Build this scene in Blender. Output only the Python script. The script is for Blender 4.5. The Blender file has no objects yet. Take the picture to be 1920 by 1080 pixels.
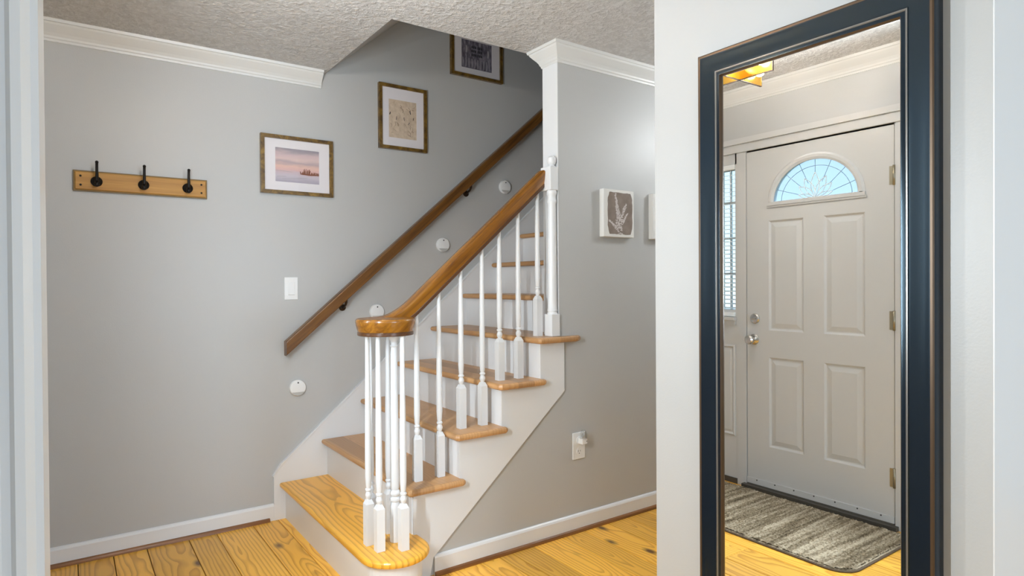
import bpy, bmesh, math, random
from mathutils import Vector, Matrix

S = bpy.context.scene
C = S.collection
PI = math.pi

# ------------------------------------------------------------------ camera
cd = bpy.data.cameras.new('camera')
cam = bpy.data.objects.new('camera', cd)
C.objects.link(cam)
cd.sensor_width = 36.0
cd.lens = 1179.655 / 1920 * 36.0
cd.clip_start = 0.02
YAW, PITCH, ROLL = 0.9542, -0.0081, -0.0065
fw = Vector((math.cos(YAW) * math.cos(PITCH), math.sin(YAW) * math.cos(PITCH), math.sin(PITCH)))
rt = fw.cross(Vector((0, 0, 1))).normalized()
up = rt.cross(fw)
r2 = rt * math.cos(ROLL) + up * math.sin(ROLL)
u2 = -rt * math.sin(ROLL) + up * math.cos(ROLL)
mw = Matrix((r2, u2, -fw)).transposed().to_4x4()
mw.translation = Vector((0, 0, 1.2035))
cam.matrix_world = mw
S.camera = cam

# ------------------------------------------------------------------ exposure
S.view_settings.view_transform = 'Standard'
S.view_settings.look = 'None'
S.view_settings.gamma = 1.0
S.view_settings.use_curve_mapping = False
S.view_settings.exposure = 0.33

# ------------------------------------------------------------------ sky
world = bpy.data.worlds.new('World')
S.world = world
world.use_nodes = True
wn, wl = world.node_tree.nodes, world.node_tree.links
wn.clear()
wo = wn.new('ShaderNodeOutputWorld')
bg = wn.new('ShaderNodeBackground')
bg.inputs['Strength'].default_value = 1.6
tc = wn.new('ShaderNodeTexCoord')
sx = wn.new('ShaderNodeSeparateXYZ')
mr = wn.new('ShaderNodeMapRange')
mr.inputs['From Min'].default_value = -0.15
mr.inputs['From Max'].default_value = 0.5
cr = wn.new('ShaderNodeValToRGB')
cr.color_ramp.elements[0].color = (0.95, 1.0, 0.98, 1)
cr.color_ramp.elements[1].color = (0.42, 0.66, 0.95, 1)
e = cr.color_ramp.elements.new(0.32)
e.color = (0.62, 0.80, 0.98, 1)
wl.new(tc.outputs['Generated'], sx.inputs[0])
wl.new(sx.outputs['Z'], mr.inputs['Value'])
wl.new(mr.outputs[0], cr.inputs[0])
wl.new(cr.outputs[0], bg.inputs['Color'])
wl.new(bg.outputs[0], wo.inputs[0])


def area_light(name, loc, rot, sx_, sy_, power, col):
    ld = bpy.data.lights.new(name, 'AREA')
    ld.shape = 'RECTANGLE'
    ld.size, ld.size_y = sx_, sy_
    ld.energy = power
    ld.color = col
    o = bpy.data.objects.new(name, ld)
    o.location = loc
    o.rotation_euler = rot
    C.objects.link(o)
    return o


# daylight through the two windows of the room the camera stands in
area_light('daylight_front_window', (-0.12, -1.75, 1.35), (0, -PI / 2, 0), 1.25, 1.5, 13, (0.72, 0.86, 1.0))
area_light('daylight_back_window', (1.9, -3.55, 1.35), (PI / 2, 0, 0), 1.7, 1.25, 58, (0.56, 0.76, 1.0))
# daylight through the two sidelights beside the front door
for wy, pw, cone, aim in ((2.365, 4.6, 118, (1, -.50, -.10)), (1.245, 15.5, 171, (1, 0, -.05))):
    for k in range(5):
        ld = bpy.data.lights.new('daylight_sidelight', 'SPOT')
        ld.energy = pw
        ld.color = (0.82, 0.92, 1.0)
        ld.spot_size = math.radians(cone)
        ld.spot_blend = .45
        ld.shadow_soft_size = 0.0
        lo_ = bpy.data.objects.new('daylight_sidelight', ld)
        lo_.location = (-0.135, wy, 1.08 + .14 * k)
        lo_.rotation_euler = Vector(aim).to_track_quat('-Z', 'Y').to_euler()
        C.objects.link(lo_)

# ------------------------------------------------------------------ dimensions (metres)
YL = 3.328      # long wall beside the stair
YO = 2.294      # open face of the stair
YW = 2.304      # wall under and beside the stair
H = 2.328       # ceiling
RI, GO, X1, N0 = 0.19, 0.2183, 0.8825, 0.0284   # rise, going, first nosing, overhang
XD = -0.17      # front door wall
XM = 1.565      # mirror wall
SL = RI / GO
PY0, PY1 = 0.487, 0.62   # partition the camera looks through
XE = 4.2        # far end of hall and stair
YB = -3.6       # back of the camera's room
rng = random.Random(7)


# ------------------------------------------------------------------ materials
def mat(name, col=(.8, .8, .8), rough=.5, metal=0.0, spec=.5, coat=0.0):
    m = bpy.data.materials.new(name)
    m.use_nodes = True
    b = m.node_tree.nodes['Principled BSDF']
    b.inputs['Base Color'].default_value = (*col, 1)
    b.inputs['Roughness'].default_value = rough
    b.inputs['Metallic'].default_value = metal
    b.inputs['Specular IOR Level'].default_value = spec
    b.inputs['Coat Weight'].default_value = coat
    b.inputs['Coat Roughness'].default_value = .12
    return m


def nd(m, t, **kw):
    n = m.node_tree.nodes.new(t)
    for k, v in kw.items():
        setattr(n, k, v)
    return n


def lk(m, a, b):
    m.node_tree.links.new(a, b)


def bsdf(m):
    return m.node_tree.nodes['Principled BSDF']


def math_node(m, op, a, b=None):
    n = nd(m, 'ShaderNodeMath', operation=op)
    for i, v in enumerate((a, b)):
        if v is None:
            continue
        if isinstance(v, (int, float)):
            n.inputs[i].default_value = v
        else:
            lk(m, v, n.inputs[i])
    return n.outputs[0]


def ramp(m, fac, stops):
    n = nd(m, 'ShaderNodeValToRGB')
    els = n.color_ramp.elements
    while len(els) < len(stops):
        els.new(.5)
    for el, (p, c) in zip(els, stops):
        el.position = p
        el.color = (*c, 1)
    lk(m, fac, n.inputs[0])
    return n.outputs[0]


def noise(m, vec, scale, detail=2, rough=.5, dist=0.0):
    n = nd(m, 'ShaderNodeTexNoise')
    n.inputs['Scale'].default_value = scale
    n.inputs['Detail'].default_value = detail
    n.inputs['Roughness'].default_value = rough
    n.inputs['Distortion'].default_value = dist
    if vec is not None:
        lk(m, vec, n.inputs['Vector'])
    return n.outputs['Fac']


def objco(m, scale=(1, 1, 1)):
    t = nd(m, 'ShaderNodeTexCoord')
    mp = nd(m, 'ShaderNodeMapping')
    mp.inputs['Scale'].default_value = scale
    lk(m, t.outputs['Object'], mp.inputs[0])
    return mp.outputs[0]


def bump(m, h, strength, dist):
    n = nd(m, 'ShaderNodeBump')
    n.inputs['Strength'].default_value = strength
    n.inputs['Distance'].default_value = dist
    lk(m, h, n.inputs['Height'])
    lk(m, n.outputs[0], bsdf(m).inputs['Normal'])


def mix(m, fac, a, b, mode='MIX'):
    n = nd(m, 'ShaderNodeMix', data_type='RGBA', blend_type=mode)
    for sock, v in ((n.inputs[0], fac), (n.inputs[6], a), (n.inputs[7], b)):
        if isinstance(v, (int, float)):
            sock.default_value = v
        elif isinstance(v, tuple):
            sock.default_value = (*v, 1)
        else:
            lk(m, v, sock)
    return n.outputs[2]


def paint(name, col, rough, var=.02, bscale=180, bstr=.12, spec=.5):
    m = mat(name, col, rough, spec=spec)
    v = objco(m)
    f = noise(m, v, 1.3, 3)
    lk(m, ramp(m, f, [(.3, tuple(c * (1 - var) for c in col)), (.7, tuple(min(1, c * (1 + var)) for c in col))]),
       bsdf(m).inputs['Base Color'])
    bump(m, noise(m, v, bscale, 2), bstr, .002)
    return m


def board_wood(name, light, mid, dark, rough=.32, freq=105, coat=.25, tint=.16, knots=True, ringamt=1.0, strips=0):
    """flat-sawn boards: UV holds (across, along) in metres, attribute rnd a random pair per board"""
    m = mat(name, light, rough, coat=coat)
    uv = nd(m, 'ShaderNodeUVMap')
    uv.uv_map = 'UVMap'
    at = nd(m, 'ShaderNodeAttribute')
    at.attribute_name = 'rnd'
    su = nd(m, 'ShaderNodeSeparateXYZ')
    lk(m, uv.outputs[0], su.inputs[0])
    sa = nd(m, 'ShaderNodeSeparateColor')
    lk(m, at.outputs['Color'], sa.inputs[0])
    u, v = su.outputs[0], su.outputs[1]
    r1, r2_, r3 = sa.outputs[0], sa.outputs[1], sa.outputs[2]
    # slow wander along the board
    cv = nd(m, 'ShaderNodeCombineXYZ')
    lk(m, math_node(m, 'MULTIPLY', u, 2.2), cv.inputs[0])
    lk(m, math_node(m, 'MULTIPLY', v, .85), cv.inputs[1])
    lk(m, math_node(m, 'MULTIPLY', r1, 37.0), cv.inputs[2])
    wander = noise(m, cv.outputs[0], 1.0, 3, .55)
    wob = nd(m, 'ShaderNodeCombineXYZ')
    lk(m, math_node(m, 'MULTIPLY', u, 45.0), wob.inputs[0])
    lk(m, math_node(m, 'MULTIPLY', v, 3.5), wob.inputs[1])
    lk(m, math_node(m, 'MULTIPLY', r2_, 53.0), wob.inputs[2])
    wobble = noise(m, wob.outputs[0], 1.0, 2)
    uu = math_node(m, 'ADD', u, math_node(m, 'MULTIPLY', math_node(m, 'SUBTRACT', r2_, .5), .09))
    depth = math_node(m, 'MULTIPLY', math_node(m, 'SUBTRACT', wander, .42), 0.36)
    rad = math_node(m, 'SQRT', math_node(m, 'ADD', math_node(m, 'MULTIPLY', uu, uu), math_node(m, 'MULTIPLY', depth, depth)))
    rad = math_node(m, 'ADD', rad, math_node(m, 'MULTIPLY', wobble, .008))
    ring = math_node(m, 'FRACT', math_node(m, 'MULTIPLY', rad, freq))
    # fine fibre
    fb = nd(m, 'ShaderNodeCombineXYZ')
    lk(m, math_node(m, 'MULTIPLY', u, 420.0), fb.inputs[0])
    lk(m, math_node(m, 'MULTIPLY', v, 7.0), fb.inputs[1])
    lk(m, r1, fb.inputs[2])
    fibre = noise(m, fb.outputs[0], 1.0, 2)
    base = ramp(m, ring, [(0.0, light), (.45, light), (.86, mid), (.95, mid), (1.0, light)])
    base = mix(m, ringamt, light, base)
    base = mix(m, math_node(m, 'MULTIPLY', fibre, .30), base, mid)
    # board to board tone
    tone = ramp(m, r3, [(0, tuple(1 - tint for _ in range(3))), (1, (1.0 + tint * .6,) * 3)])
    base = mix(m, 1.0, base, tone, 'MULTIPLY')
    if strips:
        wn_ = nd(m, 'ShaderNodeTexWhiteNoise', noise_dimensions='2D')
        cw = nd(m, 'ShaderNodeCombineXYZ')
        lk(m, math_node(m, 'FLOOR', math_node(m, 'MULTIPLY', math_node(m, 'ADD', u, math_node(m, 'MULTIPLY', r2_, .03)), strips)), cw.inputs[0])
        lk(m, math_node(m, 'FLOOR', math_node(m, 'MULTIPLY', r1, 1000.0)), cw.inputs[1])
        lk(m, cw.outputs[0], wn_.inputs['Vector'])
        base = mix(m, 1.0, base, ramp(m, wn_.outputs['Value'], [(0, (.72, .70, .68)), (1, (1.08, 1.06, 1.02))]), 'MULTIPLY')
    if knots:
        vo = nd(m, 'ShaderNodeTexVoronoi')
        kv = nd(m, 'ShaderNodeCombineXYZ')
        lk(m, math_node(m, 'MULTIPLY', u, 6.5), kv.inputs[0])
        lk(m, math_node(m, 'MULTIPLY', v, 3.2), kv.inputs[1])
        lk(m, math_node(m, 'MULTIPLY', r1, 91.0), kv.inputs[2])
        lk(m, kv.outputs[0], vo.inputs['Vector'])
        vo.inputs['Scale'].default_value = 1.0
        k = ramp(m, vo.outputs['Distance'], [(.05, (1, 1, 1)), (.10, (.5, .5, .5)), (.17, (0, 0, 0))])
        base = mix(m, k, base, dark)
    lk(m, base, bsdf(m).inputs['Base Color'])
    bump(m, fibre, .08, .001)
    return m


def rail_wood(name, light, mid, dark, axis, rough=.3, coat=.4):
    """stained timber seen along an axis direction (a rotation about Y lays the grain down the slope)"""
    m = mat(name, mid, rough, coat=coat)
    t = nd(m, 'ShaderNodeTexCoord')
    mp = nd(m, 'ShaderNodeMapping')
    mp.inputs['Rotation'].default_value = (0, axis, 0)
    mp2 = nd(m, 'ShaderNodeMapping')
    mp2.inputs['Scale'].default_value = (3.0, 40, 60)
    lk(m, t.outputs['Object'], mp.inputs[0])
    lk(m, mp.outputs[0], mp2.inputs[0])
    f = noise(m, mp2.outputs[0], 1.0, 4, .6, .6)
    lk(m, ramp(m, f, [(.28, dark), (.5, mid), (.72, light)]), bsdf(m).inputs['Base Color'])
    return m


M = {}
M['wall'] = paint('grey_wall_paint', (.505, .505, .495), .42, .015)
M['trim'] = paint('white_trim_paint', (.79, .795, .80), .30, .01, 25, .004)
M['crown'] = paint('crown_paint', (.70, .70, .68), .35, .01, 60, .05)
M['door'] = paint('door_paint', (.60, .60, .59), .36, .015, 60, .05)
M['living'] = paint('pale_wall_paint', (.66, .66, .66), .5, .01)
# textured ceiling
m = mat('textured_ceiling', (.62, .60, .58), .6)
v = objco(m)
vo = nd(m, 'ShaderNodeTexVoronoi', feature='SMOOTH_F1')
vo.inputs['Scale'].default_value = 42
nz = nd(m, 'ShaderNodeTexNoise')
nz.inputs['Scale'].default_value = 30
nz.inputs['Detail'].default_value = 3
lk(m, v, nz.inputs['Vector'])
mx = nd(m, 'ShaderNodeMix', data_type='VECTOR')
mx.inputs[0].default_value = .06
lk(m, v, mx.inputs[4])
lk(m, nz.outputs['Color'], mx.inputs[5])
lk(m, mx.outputs[1], vo.inputs['Vector'])
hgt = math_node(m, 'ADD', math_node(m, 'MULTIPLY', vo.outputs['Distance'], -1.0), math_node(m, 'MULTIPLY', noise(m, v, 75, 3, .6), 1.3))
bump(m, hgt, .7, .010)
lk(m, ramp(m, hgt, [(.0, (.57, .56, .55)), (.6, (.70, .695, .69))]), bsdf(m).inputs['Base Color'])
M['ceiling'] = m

M['pine'] = board_wood('pine_floor_boards', (.98, .54, .075), (.68, .32, .030), (.15, .06, .015), .36, 62, .08, .28)
M['gap'] = mat('dark_floor_gap', (.035, .018, .008), .8)
M['oak_gold'] = board_wood('golden_stair_tread', (.98, .51, .060), (.68, .32, .030), (.2, .09, .02), .34, 46, .12, .05, False)
M['oak'] = board_wood('brown_stair_tread', (.68, .385, .170), (.53, .275, .105), (.16, .08, .03), .38, 80, .1, .1, False, .55, 11.0)
M['shoe'] = rail_wood('stained_shoe_molding', (.30, .12, .03), (.22, .085, .02), (.15, .055, .015), 0)
M['handrail'] = rail_wood('amber_handrail', (.37, .155, .012), (.26, .098, .007), (.14, .048, .005), math.atan(SL), .25, .35)
M['fillet'] = rail_wood('dark_rail_fillet', (.13, .05, .012), (.085, .032, .009), (.05, .02, .006), math.atan(SL), .28, .3)
M['darkrail'] = rail_wood('walnut_handrail', (.235, .105, .020), (.150, .062, .012), (.070, .027, .006), math.atan(SL), .33, .15)
M['rack'] = rail_wood('honey_rack_board', (.55, .29, .060), (.48, .24, .045), (.38, .18, .033), 0, .5, .0)
M['rackedge'] = mat('rack_edge', (.20, .12, .03), .5)
M['iron'] = mat('black_iron', (.012, .010, .009), .35, .6)
M['bronze'] = mat('dark_bronze', (.05, .03, .018), .4, .7)
M['chrome'] = mat('satin_nickel', (.62, .60, .57), .22, 1.0)
M['brass'] = mat('old_brass', (.38, .34, .25), .4, .9)
M['plastic'] = mat('white_plastic', (.84, .84, .83), .35)
M['plastic_shade'] = mat('grey_lens', (.50, .50, .48), .4)
M['hole'] = mat('dark_hole', (.05, .05, .05), .5)
M['matboard'] = mat('white_mat_board', (.82, .78, .80), .8)
M['threshold'] = mat('dark_threshold', (.10, .09, .075), .45, .3)
M['canvas_edge'] = mat('white_canvas', (.78, .77, .74), .7)
M['slat'] = mat('white_blind_slat', (.85, .87, .87), .5)
M['lead'] = mat('lead_came', (.22, .28, .31), .5, .4)
M['whitelead'] = mat('white_came', (.75, .83, .85), .4)

m = mat('mirror_glass', (.93, .94, .93), .0, 1.0)
M['mirror'] = m
M['blackframe'] = mat('black_lacquer', (.006, .009, .015), .22, 0, .38, 0)
bsdf(M['blackframe']).inputs['Specular Tint'].default_value = (.62, .86, 1.0, 1)  # blue base and tint paint in the window sheen on the frame
m = mat('worn_bronze_edge', (.09, .055, .03), .35, .5)
M['wornedge'] = m
M['silverbead'] = mat('worn_grey_bead', (.19, .18, .17), .3, .5)

# gilt wood of picture frames
m = mat('picture_frame_wood', (.2, .11, .03), .35, .1, .5, .3)
v = objco(m, (9, 9, 9))
f = noise(m, v, 3.0, 4, .65, .8)
lk(m, ramp(m, f, [(.30, (.050, .024, .007)), (.5, (.16, .088, .015)), (.7, (.29, .17, .030))]), bsdf(m).inputs['Base Color'])
M['giltwood'] = m


def glass(name, tint, gloss=.06, haze=0.0):
    m = bpy.data.materials.new(name)
    m.use_nodes = True
    n = m.node_tree.nodes
    n.clear()
    out = n.new('ShaderNodeOutputMaterial')
    tr = n.new('ShaderNodeBsdfTransparent')
    tr.inputs[0].default_value = (*tint, 1)
    gl = n.new('ShaderNodeBsdfGlossy')
    gl.inputs['Roughness'].default_value = .02
    mx1 = n.new('ShaderNodeMixShader')
    mx1.inputs[0].default_value = gloss
    m.node_tree.links.new(tr.outputs[0], mx1.inputs[1])
    m.node_tree.links.new(gl.outputs[0], mx1.inputs[2])
    last = mx1
    if haze:
        tl = n.new('ShaderNodeBsdfTranslucent')
        tl.inputs[0].default_value = (.9, .95, 1, 1)
        mx2 = n.new('ShaderNodeMixShader')
        mx2.inputs[0].default_value = haze
        m.node_tree.links.new(mx1.outputs[0], mx2.inputs[1])
        m.node_tree.links.new(tl.outputs[0], mx2.inputs[2])
        last = mx2
    m.node_tree.links.new(last.outputs[0], out.inputs[0])
    return m


M['pane'] = glass('window_pane', (.92, .97, .97))
M['fanglass'] = glass('textured_fanlight_glass', (.88, .93, .96), .05, .25)
M['picglass'] = glass('picture_glass', (1, 1, 1), .03)
M['clear'] = glass('clear_plastic', (.93, .93, .93), .12)

m = mat('lit_bulb', (1, .9, .7))
bsdf(m).inputs['Emission Color'].default_value = (1.0, .94, .88, 1)
bsdf(m).inputs['Emission Strength'].default_value = 310
M['bulb'] = m
m = mat('gold_plate', (.88, .52, .10), .22, 1.0)
M['gold'] = m
m = mat('fill_lamp_glow', (1, 1, 1))  # emitter of the unseen fill lamp added in the camera's room
bsdf(m).inputs['Emission Color'].default_value = (.90, .95, 1.0, 1)
bsdf(m).inputs['Emission Strength'].default_value = 15
M['fill_lamp'] = m
m = mat('fill_globe_glow', (1, 1, 1))  # emitter of the unseen globe added for the hallway wall
bsdf(m).inputs['Emission Color'].default_value = (.92, .97, 1.0, 1)
bsdf(m).inputs['Emission Strength'].default_value = 48
M['globe'] = m

# rug: streaked pile, streaks run across the mat (X)
m = mat('taupe_rug_pile', (.3, .25, .18), .95, spec=.1)
v = objco(m, (1.6, 30, 1))
f1 = noise(m, v, 1.0, 4, .65)
f2 = noise(m, objco(m), 130, 2)
ff = math_node(m, 'ADD', math_node(m, 'MULTIPLY', f1, .75), math_node(m, 'MULTIPLY', f2, .35))
lk(m, ramp(m, ff, [(.38, (.085, .064, .038)), (.52, (.25, .20, .132)), (.66, (.54, .465, .345))]), bsdf(m).inputs['Base Color'])
M['rug'] = m
M['rugedge'] = mat('rug_binding', (.12, .085, .055), .9)
M['lawn'] = paint('lawn', (.10, .22, .06), .9, .3, 20)
m = mat('shrub_leaves', (.10, .25, .12), .7)
M['shrub'] = m


# prints
def uvsep(m):
    uv = nd(m, 'ShaderNodeUVMap')
    uv.uv_map = 'UVMap'
    s = nd(m, 'ShaderNodeSeparateXYZ')
    lk(m, uv.outputs[0], s.inputs[0])
    return uv.outputs[0], s.outputs[0], s.outputs[1]


m = mat('seaside_print', (.7, .5, .5), .7)
uvv, pu, pv = uvsep(m)
mp = nd(m, 'ShaderNodeMapping')
mp.inputs['Scale'].default_value = (2.2, 9, 1)
mp.inputs['Rotation'].default_value = (0, 0, .08)
lk(m, uvv, mp.inputs[0])
f = noise(m, mp.outputs[0], 1.0, 4, .6, .4)
pvn = math_node(m, 'ADD', pv, math_node(m, 'MULTIPLY', math_node(m, 'SUBTRACT', f, .5), .22))
sky_c = ramp(m, pvn, [(.0, (.42, .38, .46)), (.18, (.58, .52, .58)), (.30, (.62, .48, .52)), (.36, (.72, .46, .44)),
                      (.47, (.78, .52, .44)), (.58, (.50, .38, .40)), (.68, (.72, .55, .52)), (.80, (.66, .50, .51)), (.97, (.33, .30, .34))])
lk(m, sky_c, bsdf(m).inputs['Base Color'])
M['seaside'] = m
m = mat('beige_print', (.66, .53, .40), .8)
uvv, pu, pv = uvsep(m)
f = noise(m, uvv, 7, 4, .6)
lk(m, ramp(m, f, [(.3, (.56, .43, .31)), (.65, (.74, .61, .47))]), bsdf(m).inputs['Base Color'])
M['beige'] = m
m = mat('facade_print', (.2, .18, .22), .8)
uvv, pu, pv = uvsep(m)
mp = nd(m, 'ShaderNodeMapping')
mp.inputs['Scale'].default_value = (14, 3.5, 1)
lk(m, uvv, mp.inputs[0])
f = noise(m, mp.outputs[0], 1.0, 3, .6)
lk(m, ramp(m, f, [(.3, (.07, .055, .08)), (.5, (.17, .15, .19)), (.7, (.36, .33, .38))]), bsdf(m).inputs['Base Color'])
M['facade'] = m
M['ink'] = mat('dark_ink', (.02, .018, .025), .8)
M['sepia'] = mat('sepia_ink', (.24, .15, .09), .8)
M['bushink'] = mat('rust_ink', (.24, .085, .045), .8)
M['paleink'] = mat('pale_ink', (.42, .39, .42), .8)
m = mat('taupe_canvas', (.24, .19, .16), .85)
f = noise(m, objco(m), 22, 3)
lk(m, ramp(m, f, [(.3, (.21, .165, .135)), (.7, (.29, .235, .20))]), bsdf(m).inputs['Base Color'])
M['taupe'] = m
M['coralink'] = mat('coral_pale', (.62, .56, .54), .85)


# ------------------------------------------------------------------ mesh helpers
class MB:
    def __init__(self):
        self.v, self.f, self.mi, self.sm, self.uv, self.rnd = [], [], [], [], [], []
        self.cur = 0
        self.cr = (.5, .5, .5)

    def add(self, vs, fs, smooth=False, uv=None):
        o = len(self.v)
        for i, q in enumerate(vs):
            self.v.append(tuple(q))
            self.uv.append(uv[i] if uv else (q[0], q[1]))
            self.rnd.append(self.cr)
        for f in fs:
            self.f.append(tuple(o + i for i in f))
            self.mi.append(self.cur)
            self.sm.append(smooth)
        return self

    def box(self, x0, x1, y0, y1, z0, z1, uv=None):
        vs = [(x, y, z) for z in (z0, z1) for y in (y0, y1) for x in (x0, x1)]
        fs = [(0, 2, 3, 1), (4, 5, 7, 6), (0, 1, 5, 4), (2, 6, 7, 3), (0, 4, 6, 2), (1, 3, 7, 5)]
        return self.add(vs, fs, False, [uv(q) for q in vs] if uv else None)

    def bevbox(self, x0, x1, y0, y1, z0, z1, r=.003, seg=2, uv=None):
        bm = bmesh.new()
        bmesh.ops.create_cube(bm, size=1)
        for q in bm.verts:
            q.co = Vector(((x0 + x1) / 2 + q.co.x * (x1 - x0), (y0 + y1) / 2 + q.co.y * (y1 - y0), (z0 + z1) / 2 + q.co.z * (z1 - z0)))
        bmesh.ops.bevel(bm, geom=bm.edges[:], offset=r, segments=seg, profile=.5, affect='EDGES')
        return self.frombm(bm, uv)

    def frombm(self, bm, uv=None, smooth=False):
        bm.verts.index_update()
        vs = [tuple(q.co) for q in bm.verts]
        fs = [[q.index for q in f.verts] for f in bm.faces]
        bm.free()
        return self.add(vs, fs, smooth, [uv(q) for q in vs] if uv else None)

    def slab(self, outline, z0, z1, r=.012, seg=4, uv=None):
        """horizontal plate of any outline with rounded upper and lower edges"""
        bm = bmesh.new()
        lo = [bm.verts.new((x, y, z0)) for x, y in outline]
        hi = [bm.verts.new((x, y, z1)) for x, y in outline]
        bm.faces.new(hi)
        bm.faces.new(lo[::-1])
        n = len(outline)
        for i in range(n):
            j = (i + 1) % n
            bm.faces.new((lo[i], lo[j], hi[j], hi[i]))
        bmesh.ops.recalc_face_normals(bm, faces=bm.faces[:])
        if r:
            ed = [q for q in bm.edges if abs(q.verts[0].co.z - q.verts[1].co.z) < 1e-6]
            bmesh.ops.bevel(bm, geom=ed, offset=r, segments=seg, profile=.5, affect='EDGES')
        return self.frombm(bm, uv, False)

    def prism(self, pts, axis, a, b, uv=None):
        """polygon pts (two coordinates) pulled along axis from a to b"""
        def p3(q, t):
            return {'x': (t, q[0], q[1]), 'y': (q[0], t, q[1]), 'z': (q[0], q[1], t)}[axis]
        n = len(pts)
        vs = [p3(q, a) for q in pts] + [p3(q, b) for q in pts]
        fs = [tuple(range(n)), tuple(range(2 * n - 1, n - 1, -1))]
        for i in range(n):
            j = (i + 1) % n
            fs.append((i, i + n, j + n, j))
        return self.add(vs, fs, False, [uv(q) for q in vs] if uv else None)

    def lathe(self, prof, loc, axis='z', seg=24, smooth=True):
        """prof: (radius, height) pairs"""
        def p3(r, h, t):
            c, s = r * math.cos(t), r * math.sin(t)
            q = {'z': (c, s, h), 'x': (h, c, s), 'y': (c, h, s)}[axis]
            return (q[0] + loc[0], q[1] + loc[1], q[2] + loc[2])
        vs, fs = [], []
        for r, h in prof:
            for k in range(seg):
                vs.append(p3(max(r, 1e-5), h, 2 * PI * k / seg))
        for i in range(len(prof) - 1):
            for k in range(seg):
                j = (k + 1) % seg
                fs.append((i * seg + k, i * seg + j, (i + 1) * seg + j, (i + 1) * seg + k))
        fs.append(tuple(range(seg - 1, -1, -1)))
        fs.append(tuple((len(prof) - 1) * seg + k for k in range(seg)))
        return self.add(vs, fs, smooth)

    def sweep(self, prof, path, closed=True, smooth=True, side=None, caps=True):
        """prof: (side, up) pairs; path: points; the side vector stays horizontal unless given"""
        P = [Vector(q) for q in path]
        n, k = len(P), len(prof)
        vs, fs = [], []
        for i, q in enumerate(P):
            t0 = (P[i] - P[i - 1]).normalized() if i else (P[1] - P[0]).normalized()
            t1 = (P[i + 1] - P[i]).normalized() if i < n - 1 else t0
            t = (t0 + t1).normalized()
            sd = Vector(side) if side else t.cross(Vector((0, 0, 1))).normalized()
            u = sd.cross(t).normalized()
            sd = t.cross(u).normalized()
            cs = max(.3, math.sqrt(max(.01, (1 + t0.dot(t1)) / 2)))
            for a, b in prof:
                vs.append(q + sd * (a / (cs if abs(t0.z) < .01 and abs(t1.z) < .01 else 1)) + u * b)
        for i in range(n - 1):
            for j in range(k if closed else k - 1):
                j2 = (j + 1) % k
                fs.append((i * k + j, i * k + j2, (i + 1) * k + j2, (i + 1) * k + j))
        if closed and caps:
            fs.append(tuple(range(k - 1, -1, -1)))
            fs.append(tuple((n - 1) * k + j for j in range(k)))
        return self.add([tuple(q) for q in vs], fs, smooth)

    def tube(self, path, r, seg=8, smooth=True):
        P = [Vector(q) for q in path]
        rs = r if isinstance(r, (list, tuple)) else [r] * len(P)
        vs, fs = [], []
        ref = None
        for i, q in enumerate(P):
            t = (P[min(i + 1, len(P) - 1)] - P[max(i - 1, 0)]).normalized()
            if ref is None:
                ref = t.orthogonal().normalized()
            ref = (ref - t * ref.dot(t)).normalized()
            b = t.cross(ref)
            for k in range(seg):
                a = 2 * PI * k / seg
                vs.append(q + (ref * math.cos(a) + b * math.sin(a)) * rs[i])
        for i in range(len(P) - 1):
            for k in range(seg):
                j = (k + 1) % seg
                fs.append((i * seg + k, i * seg + j, (i + 1) * seg + j, (i + 1) * seg + k))
        fs.append(tuple(range(seg - 1, -1, -1)))
        fs.append(tuple((len(P) - 1) * seg + k for k in range(seg)))
        return self.add([tuple(q) for q in vs], fs, smooth)

    def ball(self, c, r, seg=16, ringn=8, sc=(1, 1, 1)):
        prof = [(r * math.sin(PI * i / ringn), -r * math.cos(PI * i / ringn)) for i in range(ringn + 1)]
        o = len(self.v)
        self.lathe(prof, (0, 0, 0), 'z', seg)
        for i in range(o, len(self.v)):
            q = self.v[i]
            self.v[i] = (c[0] + q[0] * sc[0], c[1] + q[1] * sc[1], c[2] + q[2] * sc[2])
        return self

    def build(self, name, mats, parent=None, origin=None):
        me = bpy.data.meshes.new(name)
        og = Vector(origin) if origin else Vector((0, 0, 0))
        me.from_pydata([tuple(Vector(q) - og) for q in self.v], [], self.f)
        for mm in (mats if isinstance(mats, (list, tuple)) else [mats]):
            me.materials.append(mm)
        for p_, i, s in zip(me.polygons, self.mi, self.sm):
            p_.material_index = i
            p_.use_smooth = s
        ul = me.uv_layers.new(name='UVMap')
        for lp in me.loops:
            ul.data[lp.index].uv = self.uv[lp.vertex_index]
        ca = me.color_attributes.new('rnd', 'FLOAT_COLOR', 'POINT')
        for i, c in enumerate(self.rnd):
            ca.data[i].color = (*c, 1)
        bm = bmesh.new()
        bm.from_mesh(me)
        bmesh.ops.recalc_face_normals(bm, faces=bm.faces[:])
        for ed in bm.edges:
            if len(ed.link_faces) == 2 and ed.calc_face_angle(0) > .6:
                ed.smooth = False
        bm.to_mesh(me)
        bm.free()
        o = bpy.data.objects.new(name, me)
        C.objects.link(o)
        if parent is not None:
            o.parent = parent
            o.location = og - Vector(world_loc(parent))
        else:
            o.location = og
        return o


def world_loc(o):
    l = Vector(o.location)
    while o.parent:
        o = o.parent
        l += Vector(o.location)
    return l


def thing(name, loc, label, cat, group=None):
    o = bpy.data.objects.new(name, None)
    o.empty_display_size = .1
    o.location = loc
    C.objects.link(o)
    return tag(o, label, cat, group)


def tag(o, label, cat, group=None):
    o['label'] = label
    o['category'] = cat
    if group:
        o['group'] = group
    return o


def struct(o, label=None, cat=None):
    o['kind'] = 'structure'
    if label:
        o['label'] = label
    if cat:
        o['category'] = cat
    return o


def rr():
    return (rng.random(), rng.random(), rng.random())


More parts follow.
